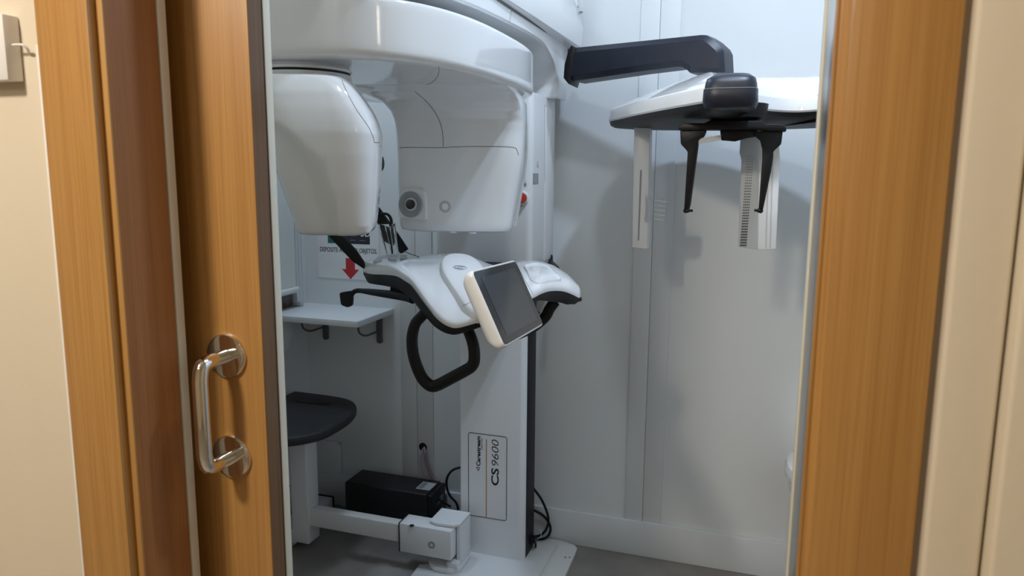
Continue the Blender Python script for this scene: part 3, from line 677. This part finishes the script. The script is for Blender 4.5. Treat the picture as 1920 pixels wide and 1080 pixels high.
rod([(1415, 245), (1468, 246), (1465, 270), (1450, 284), (1450, 294), (1446, 320), (1431, 392), (1428, 398), (1423, 399), (1422, 395), (1429, 300), (1429, 280), (1425, 263), (1416, 256)], ((1426, 395), (1414, 394)), YE+.006)
np_ = mk('nasal_support', prism([P(1350, 244, Y=YE+.015), P(1420, 244, Y=YE+.015), P(1420, 256, Y=YE+.015), P(1400, 259, Y=YE+.015), P(1378, 265, Y=YE+.015), P(1352, 263, Y=YE+.015)], (0, .015, 0), .002), BLACK, chead)
mk('clear_ruler', prism([P(1309, 260, Y=YE+.010), P(1352, 253, Y=YE+.010), P(1352, 263, Y=YE+.010), P(1309, 270, Y=YE+.010)], (0, .004, 0)), LGREY, np_)
mk('ruler_tip', prism([P(1303, 259.5, Y=YE+.009), P(1311, 258.5, Y=YE+.009), P(1311, 270, Y=YE+.009), P(1303, 270, Y=YE+.009)], (0, .006, 0), .0005), LGREY, np_)
# left hanging plate with a slot and a clear comb
YL = 2.14
lp = mk('secondary_collimator', prism([P(1189, 233, Y=YL), P(1219, 234, Y=YL), P(1213, 467, Y=YL), P(1185, 464, Y=YL)], (0, .05, 0), .003), WHITE2, chead, label='narrow white hanging plate with a slot')
lp2 = [P(1202, 318, Y=YL-.0006), P(1203.5, 320, Y=YL-.0006), P(1198.5, 450, Y=YL-.0006), P(1195.5, 452, Y=YL-.0006), P(1200, 320, Y=YL-.0006)]
mk('slot', prism(lp2, (0, .003, 0)), GREY, lp)
mk('clip', merge(*[obox(P(x, y, Y=YL-.002), (.0075, 0, 0), (0, .003, 0), (0, 0, h_), .001) for x, y, h_ in ((1215, 370, .006), (1215.5, 391, .026), (1214, 412, .006))]), CLEAR, lp)
cm = prism(rounded([P(1222, 370, Y=YL+.02), P(1246, 371, Y=YL+.02), P(1252, 378, Y=YL+.02), P(1249, 408, Y=YL+.02), P(1241, 418, Y=YL+.02), P(1220, 414, Y=YL+.02)], .004), (0, .0015, 0))
comb = mk('comb_card', cm, CLEAR, lp, label='clear plastic comb card')
for k in range(5):
    mk('comb_line', tube([P(1223-k*.3, 375+k*8.6, Y=YL+.019), P(1250-k*1.2, 378.5+k*8.7, Y=YL+.019)], .0009, 5), WHITE2, comb)
# right hanging detector plate with perforated face
YR = 1.98
fx = lambda x, y, d=0: P(x, y, Y=YR+d)
dp = mk('detector_plate', prism([fx(1421, 250), fx(1448, 250), fx(1452, 262), fx(1460, 262), fx(1463, 300), fx(1455, 467), fx(1445, 469), fx(1418, 468)], (0, .06, 0), .003), WHITE2, chead)
face = mk('perforated_cover', prism([fx(1389, 250, -.002), fx(1424, 250, -.002), fx(1421, 468, -.002), fx(1384, 463, -.002), fx(1390, 300, -.002), fx(1386.5, 286, -.002)], (0, .012, 0), .002), LGREY, dp, label='grey perforated cover strip')
for px_ in (1438, 1446): mk('plate_rib', prism([fx(px_+3, 262, -.0015), fx(px_+5, 262, -.0015), fx(px_-1, 466, -.0015), fx(px_-3, 466, -.0015)], (0, .004, 0)), LGREY, dp)
dots = []
for r_ in range(34):
    t = r_/33; yy = 293+t*167; size = .0008+.0016*t
    for c_ in range(4):
        xx = 1407-13.5*t+(c_-1.5)*(3.4-.35*t)
        q = fx(xx, yy, -.0022); dots.append(box((q.x-size*.9, q.y-.0003, q.z-size), (q.x+size*.9, q.y+.001, q.z+size)))
mk('perforation', merge(*dots), DGREY, face, kind='stuff', label='rows of small dark holes')

# ---- pivot bracket on the base plate that holds the stool beam (part of the machine)
br = mk('pivot_bracket', merge(
    prism(rounded([(-1.0, 2.118, .014), (-.97, 2.092, .014), (-.915, 2.092, .014), (-.8835, 2.112, .014), (-.8835, 2.216, .014), (-1.0, 2.215, .014)], .01), (0, 0, .020), .003), box((-.925, 2.10, .031), (-.8862, 2.214, .052), .003), box((-.900, 2.125, .030), (-.885, 2.215, .178), .003),
    prism(rounded([(-.992, 2.115, .172), (-.965, 2.105, .172), (-.905, 2.108, .172), (-.885, 2.125, .172), (-.885, 2.215, .172), (-.992, 2.215, .172)], .004), (0, 0, .010), .002)), POWDER, MC)
# ================================================================== OTHER THINGS
# ---- stool
ST = thing('patient_stool', (-1.50, 2.13, 0), 'stool with a wide black seat on a white post and a long floor beam', 'stool')
mk('beam', box((-1.47, 2.09, .098), (-1.08, 2.128, .163), .004, 3), POWDER, ST)
slv = mk('beam_sleeve', box((-1.089, 2.084, .069), (-.902, 2.156, .1705), .003), POWDER, ST)
mk('sleeve_gasket', box((-1.0925, 2.0835, .068), (-1.0885, 2.1565, .171), .001), BLACK, slv)
q = P(809, 1022, Y=2.083); mk('bolt', lathe((q.x, 2.086, q.z), (0, -1, 0), [(0, .0125), (.003, .0125), (.003, .006), (.0015, .006), (.0015, 0)], 28), GREY, slv)
q = P(772, 985, Z=.171); mk('hole', lathe((q.x, q.y, .170), (0, 0, 1), [(0, .008), (.001, .008), (.001, 0)], 24), BLACK, slv)
mk('post', box((-1.512, 2.085, .03), (-1.445, 2.155, .462), .004, 3), POWDER, ST)
mk('weld_plate', box((-1.447, 2.0845, .090), (-1.441, 2.1355, .171), .002), POWDER, ST)
ft = mk('foot_bar', box((-1.585, 1.86, .004), (-1.521, 2.362, .075), .003), POWDER, ST)
mk('end_cap', box((-1.587, 2.362, .002), (-1.519, 2.370, .078), .002), BLACK, ft)
mk('end_cap', box((-1.587, 1.852, .002), (-1.523, 1.860, .064), .002), BLACK, ft)
mk('foot_bridge', box((-1.530, 2.09, .02), (-1.505, 2.15, .075), .002), POWDER, ST)
so = smooth([(-1.72, 2.345, 0), (-1.60, 2.352, 0), (-1.47, 2.345, 0), (-1.395, 2.318, 0), (-1.345, 2.262, 0), (-1.316, 2.185, 0), (-1.308, 2.09, 0), (-1.318, 1.99, 0), (-1.372, 1.915, 0), (-1.45, 1.885, 0), (-1.55, 1.88, 0), (-1.65, 1.895, 0), (-1.668, 1.95, 0), (-1.668, 2.10, 0), (-1.668, 2.28, 0)], 5, True)
so = [Vector((max(v.x, -1.668), v.y, v.z)) for v in so]
sc0 = Vector((-1.50, 2.11, 0))
def so_(k, z): return [Vector((sc0.x+(v.x-sc0.x)*k, sc0.y+(v.y-sc0.y)*k, z)) for v in so]
seat = mk('seat', loft([so_(.93, .460), so_(.975, .462), so_(.995, .468), so_(1, .476), so_(.998, .486), so_(.985, .4915), so_(.96, .493), so_(.6, .4925), so_(.2, .492)]), RUBBER, ST, 50)
a_, b_ = P(558, 752, Z=.493), P(620, 758, Z=.493)
mk('seat_slot', obox((a_+b_)/2, (b_-a_)/2, (0, .015, 0), (0, 0, .0008), .0006), BLACK, seat)
# ---- black power unit on the floor
UP = thing('power_supply_box', (-1.25, 2.37, 0), 'black boxy power supply unit standing on the floor behind the stool beam', 'power supply')
mk('casing', box((-1.428, 2.300, 0), (-1.090, 2.430, .178), .006, 3), mat('black_steel_casing', (.012, .012, .014), .5), UP)
mk('front_trim', box((-1.091, 2.303, .004), (-1.070, 2.427, .174), .005, 3), BLACK, UP)
for k in range(3): mk('outlet', box((-1.0715, 2.33, .03+.045*k), (-1.068, 2.40, .055+.045*k), .003), BLACKG, UP)
l4 = [P(x, y, Z=.1785) for x, y in ((798, 904), (828, 907), (814, 922), (785, 918))]
stk = mk('sticker', prism([(-1.150, 2.335, .178), (-1.095, 2.335, .178), (-1.095, 2.400, .178), (-1.150, 2.400, .178)], (0, 0, .0006)), LGREY, UP, label='pale printed sticker on top')
for k in range(5): mk('sticker_print', box((-1.146, 2.342+k*.011, .1784), (-1.128+(k % 2)*.004, 2.348+k*.011, .1790)), DGREY, stk)
# ---- white shelf on the wall
SZ = P(590, 568, Y=WB).z
shr = P(738, 578, Y=WB).x; shf = P(668, 603, Z=SZ).y
SH = thing('wall_shelf', (-1.50, WB-.01, SZ), 'small white wall shelf in the corner under the paper notice', 'shelf')
mk('shelf_board', box((XL+.001, shf, SZ-.021), (shr, WB-.0005, SZ), .0008), SKIRT, SH)
for px, zb in ((607, 638), (708, 645)):
    x = P(px, 615, Y=WB-.02).x
    z1 = P(px, zb, Y=WB-.02).z
    bk_ = mk('shelf_bracket', merge(prism(rounded([(x-.011, WB-.001, z1), (x+.011, WB-.001, z1), (x+.011, WB-.001, SZ-.022), (x-.011, WB-.001, SZ-.022)], [.010, .010, 0, 0]), (0, -.010, 0), .001),
                              box((x-.010, WB-.20, SZ-.030), (x+.010, WB-.005, SZ-.0215), .001)), DGREY, SH, label='dark grey shelf bracket')
    mk('bracket_strut', tube(smooth([(x, WB-.165, SZ-.03), (x, WB-.155, SZ-.065), (x, WB-.115, SZ-.085), (x, WB-.06, SZ-.088), (x, WB-.011, SZ-.088)], 6), .004, 8), DGREY, bk_)
mk('wall_gusset', prism([(XL+.001, 2.18, SZ-.0215), (XL+.001, 2.39, SZ-.0215), (XL+.001, 2.36, SZ-.06), (XL+.001, 2.29, SZ-.155), (XL+.001, 2.25, SZ-.155), (XL+.001, 2.20, SZ-.07)], (.028, 0, 0), .008), WHITE2, SH, label='white plastic gusset under the left end')
# ---- paper notice
px0, px1 = P(597, 500, Y=WB).x, P(712, 500, Y=WB).x
pz0 = P(650, 523, Y=WB).z; pz1 = pz0+(px1-px0)*1.02
PN = thing('paper_notice', ((px0+px1)/2, WB-.002, pz0), 'white paper notice with a red arrow taped to the wall above the shelf', 'sign')
mk('sheet', box((px0, WB-.0022, pz0), (px1, WB+.0002, pz1)), PAPER, PN)
yy = WB-.0024
def wz(py, px=650): return P(px, py, Y=yy).z
def wx(px, py=460): return P(px, py, Y=yy).x
tw = wx(707, 470)-wx(600, 467)
text('notice_text', 'DEPOSITE AQUÍ SUS OBJETOS.', ((wx(600, 467)+wx(707, 470))/2, yy, wz(469.5)), (1, 0, 0), (0, 0, 1), .0245, INK, PN, bold=.006, fit=tw)
ax = wx(657, 500)
ah, az0, az1, azm = .0, wz(523.5, 657), wz(484, 650), wz(505, 657)
hw_ = (wx(673, 505)-wx(641, 505))/2; sw_ = hw_*.53
mk('red_arrow', prism([(ax, yy, az0), (ax+hw_, yy, azm), (ax+sw_, yy, azm), (ax+sw_, yy, az1), (ax-sw_, yy, az1), (ax-sw_, yy, azm), (ax-hw_, yy, azm)], (0, -.0003, 0)), REDA, PN, label='red arrow pointing down')
bx0, bx1 = wx(615, 455), wx(693.5, 455); bz0 = wz(457, 655)
hd = mk('notice_banner', box((bx0, yy-.0003, bz0), (bx1, yy+.0005, bz0+.085)), mat('banner_dark', (.03, .032, .045), .5), PN, label='dark banner with teal left end')
mk('banner_teal', prism([(bx0, yy-.0004, bz0), (bx0+.048, yy-.0004, bz0), (bx0+.030, yy-.0004, bz0+.085), (bx0, yy-.0004, bz0+.085)], (0, -.0002, 0)), TEAL, hd)
text('banner_text', 'RADIOLOGÍA', (wx(656, 450), yy-.0006, bz0+.036), (1, 0, 0), (0, 0, 1), .016, PAPER, hd, bold=.01, fit=.052)
text('banner_text', '3D', (wx(685.5, 450), yy-.0006, bz0+.040), (1, 0, 0), (0, 0, 1), .034, PAPER, hd, bold=.02)
for xx, w_ in ((wx(662, 452), .024), (wx(680, 453), .026)): mk('banner_print', box((xx-w_/2, yy-.0006, bz0+.013), (xx+w_/2, yy, bz0+.0145)), GREY, hd)
# ---- roller blind on the left wall, and its chain
BZ = P(563, 541, X=XL+.035).z
BL = thing('roller_blind', (XL+.02, 2.0, 2.0), 'white roller blind drawn down over the left window, bead chain at its edge', 'blind')
mk('blind_cloth', box((XL+.030, 1.60, BZ), (XL+.0315, 2.352, 2.0)), BLIND, BL)
mk('bottom_bar', tube([Vector((XL+.031, 1.595, BZ-.002)), Vector((XL+.031, 2.362, BZ-.002))], .0115, 16, flat=(Vector((1, 0, 0)), .7)), BLIND, BL)
mk('roller', tube([Vector((XL+.035, 1.59, 2.02)), Vector((XL+.035, 2.37, 2.02))], .03, 20), WHITE2, BL)
chn = []
cz0 = P(562, 569, X=XL+.035).z
for k in range(230):
    z = cz0+.0048*k
    for yy_ in (2.368, 2.386):
        if z < 2.0: chn.append((XL+.035, yy_, z))
cb_ = bmesh.new()
for c in chn:
    if c[2] < 1.35: bmesh.ops.create_icosphere(cb_, subdivisions=1, radius=.0019, matrix=Matrix.Translation(c))
for yy_ in (2.368, 2.386): join(cb_, tube([Vector((XL+.035, yy_, cz0)), Vector((XL+.035, yy_, 2.0))], .0007, 5))
mk('bead_chain', cb_, LGREY, BL, label='grey bead chain')
mk('chain_guide', box((XL, 2.368, cz0-.012), (XL+.038, 2.386, cz0+.004), .003), LGREY, BL)
# ---- cover plate on the wall near the floor
q0, q1, q2 = P(594, 826, Y=WB), P(640, 829, Y=WB), P(638, 903, Y=WB)
mkcp = [q0, q1, q2]
CP = thing('wall_cover_plate', ((q0.x+q1.x)/2, WB, q2.z), 'flat white cover plate screwed low on the back wall behind the stool', 'cover plate')
mk('plate', box((q0.x, WB-.003, q2.z), (q1.x, WB-.0002, q1.z), .0012), WALLIN, CP)
mk('plate_gap', tube([(q0.x, WB-.002, q2.z), (q1.x, WB-.002, q2.z), (q1.x, WB-.002, q1.z), (q0.x, WB-.002, q1.z)], .0011, 5, closed=True), GREY, CP)
for x in (q0.x+.007, q1.x-.007):
    for z in (q2.z+.007, q1.z-.007): mk('screw', lathe((x, WB-.003, z), (0, -1, 0), [(0, .0032), (.0008, .003), (.001, 0)], 12), DGREY, CP)
# ---- cable hole and cables
hc_ = P(793, 838, Y=WB-.006)
tag(mk('cable_hole', lathe((hc_.x, WB-.0052, hc_.z), (0, -1, 0), [(0, .0165), (.0015, .0165), (.0015, .0135), (.001, .0135), (.001, 0)], 28), BLACK, origin=(hc_.x, WB, hc_.z)), 'round dark cable hole in the back wall above the black power unit', 'cable grommet')
tag(mk('white_wire', tube(smooth([(hc_.x+.003, WB-.008, hc_.z-.004), P(789, 852, Y=2.438), P(789, 868, Y=2.438), P(793, 882, Y=2.440), P(799, 893, Y=2.441)], 6), .0026, 10), mat('pale_mauve_cable', (.42, .36, .38), .5), origin=hc_),
    'pale pinkish wire hanging from the cable hole behind the black power unit', 'cable')
tag(mk('mauve_cable', tube(smooth([(hc_.x+.006, WB-.008, hc_.z), P(797, 850, Y=2.438), P(799, 868, Y=2.438), P(806, 886, Y=2.440), P(816, 905, Y=2.442), P(830, 922, Y=2.442), P(836, 928, Y=2.442)], 6), .0048, 12), PURPLE, origin=hc_),
    'thicker mauve cable hanging from the cable hole towards the column', 'cable')
q = P(862, 878, Y=2.40)
tag(mk('black_cable', tube(smooth([P(880, 878, Y=2.42), P(862, 877, Y=2.42), P(847, 883, Y=2.41), P(838, 897, Y=2.40), P(838, 915, Y=2.40), P(844, 930, Y=2.40), P(856, 944, Y=2.40), P(858, 960, Y=2.41), P(846, 975, Y=2.42), P(835, 984, Y=2.43)], 6), .0046, 12), BLACK, origin=q),
    'black cable looping between the power unit and the left side of the white column', 'cable')
tag(mk('black_cable', tube(smooth([P(845, 950, Y=2.38), P(835, 944, Y=2.37), P(826, 938, Y=2.36), P(818, 930, Y=2.36)], 6), .004, 10), BLACK, origin=P(835, 944, Y=2.37)),
    'short black plug lead at the right end of the black power unit', 'cable')
tag(mk('black_cable', tube(smooth([P(990, 905, Y=2.40), P(1002, 918, Y=2.40), P(1016, 938, Y=2.41), P(1026, 962, Y=2.415), P(1028, 980, Y=2.41), P(1022, 996, Y=2.40), P(1010, 1005, Y=2.395), P(994, 1006, Y=2.39)], 6), .0046, 12), BLACK, origin=P(1016, 938, Y=2.41)),
    'black cable loop on the right of the column, the one reaching higher up', 'cable')
tag(mk('black_cable', tube(smooth([P(990, 954, Y=2.415), P(1004, 958, Y=2.42), P(1020, 968, Y=2.425), P(1030, 982, Y=2.425), P(1032, 995, Y=2.42), P(1026, 1007, Y=2.415), P(1012, 1011, Y=2.41), P(994, 1008, Y=2.405)], 6), .0046, 12), BLACK, origin=P(1020, 968, Y=2.42)),
    'black cable loop on the right of the column, the lower and outer one', 'cable')
tag(mk('cable_tie', tube(smooth([P(1012, 992, Y=2.385), P(1015, 1000, Y=2.38), P(1012, 1008, Y=2.38), P(1004, 1012, Y=2.38)], 5), .0011, 6), WHITE2, origin=P(1012, 1000, Y=2.38)),
    'thin white cable tie end by the foot of the column', 'cable tie')
# ---- small wall box high up, beside the machine's head
a_, b_ = P(1058, 8, Y=2.44), P(1088, 13, Y=2.44)
WX = thing('wall_junction_box', ((a_.x+b_.x)/2, WB, b_.z), 'small white box high on the back wall beside the top of the machine', 'junction box')
mk('box_body', box((a_.x-.02, 2.425, b_.z), (b_.x-.006, WB-.0005, b_.z+.14), .004), WHITE2, WX)
mk('box_flange', box((a_.x-.026, 2.452, b_.z-.012), (b_.x+.006, WB-.0003, b_.z+.15), .003), WHITE2, WX)
# ---- white basin rim at the right edge
q = P(1476, 868, Y=2.25)
BS = thing('wall_basin', (.30, 2.30, .32), 'rounded white basin jutting out low at the right, mostly hidden by the door frame', 'basin')
def bring(z, k, dx=0): return sring(.298+dx, 2.28, z, .188*k, .165*k, 2.6, 64)
mk('bowl', loft([bring(.30, .30), bring(.33, .55), bring(.37, .80), bring(.405, .93), bring(.43, .965), bring(.436, .97)]), WHITE, BS)
mk('lid', loft([bring(.439, .985), bring(.445, 1.0), bring(.462, 1.0), bring(.478, .97), bring(.486, .90), bring(.490, .6), bring(.491, .2)]), WHITE, BS)
mk('wall_mount', box((.22, 2.42, .25), (.40, WB-.0005, .46), .01), WHITE2, BS)

# ================================================================== LIGHT
def area(name, loc, tgt, sx, sy, col, pw, shape='RECTANGLE', spread=180):
    d = bpy.data.lights.new(name, 'AREA'); d.shape = shape; d.size = sx; d.size_y = sy; d.energy = pw; d.color = col; d.spread = math.radians(spread)
    o = bpy.data.objects.new(name, d); COL.objects.link(o); o.location = loc
    o.rotation_euler = (Vector(tgt)-Vector(loc)).to_track_quat('-Z', 'Y').to_euler(); return o
lampt = thing('ceiling_lamp', (.12, 1.50, ZC), 'round cool white ceiling lamp over the middle of the exam room', 'lamp')
mk('lamp_housing', lathe((.12, 1.50, ZC), (0, 0, -1), [(0, .10), (.03, .10), (.035, .095), (.035, .085)], 32), WHITE2, lampt)
area('ceiling_lamp_light', (.12, 1.50, ZC-.05), (.12, 1.51, 0), .09, .09, (.62, .77, 1.0), 15.5, 'DISK')
area('room_panel_light', (-1.32, 2.02, ZC-.03), (-1.30, 2.1, 0), .3, .3, (.70, .84, 1.0), 9)
lamp2 = thing('ceiling_lamp', (-.08, 1.10, ZC), 'round cool white ceiling lamp just inside the door', 'lamp')
mk('lamp_housing', lathe((-.08, 1.10, ZC), (0, 0, -1), [(0, .10), (.03, .10), (.035, .095), (.035, .085)], 32), WHITE2, lamp2)
area('ceiling_lamp_light', (-.08, 1.10, ZC-.05), (-.08, 1.5, 0), .14, .14, (.80, .89, .96), 6.5, 'DISK')
area('hall_lamp_light', (-1.0, -.45, HZ-.05), (-.75, .6, 1.1), .22, .22, (1.0, .90, .77), 26, 'DISK')
area('hall_fill_light', (-.9, -1.2, HZ-.03), (-.1, .7, 1.0), .6, .6, (1.0, .91, .80), 10)
W = bpy.data.worlds.new('world'); SC.world = W; W.use_nodes = True
W.node_tree.nodes['Background'].inputs[0].default_value = (.5, .6, .7, 1); W.node_tree.nodes['Background'].inputs[1].default_value = .05
SC.view_settings.view_transform = 'Standard'; SC.view_settings.look = 'None'; SC.view_settings.exposure = .0; SC.view_settings.gamma = 1
SC.view_settings.use_curve_mapping = False
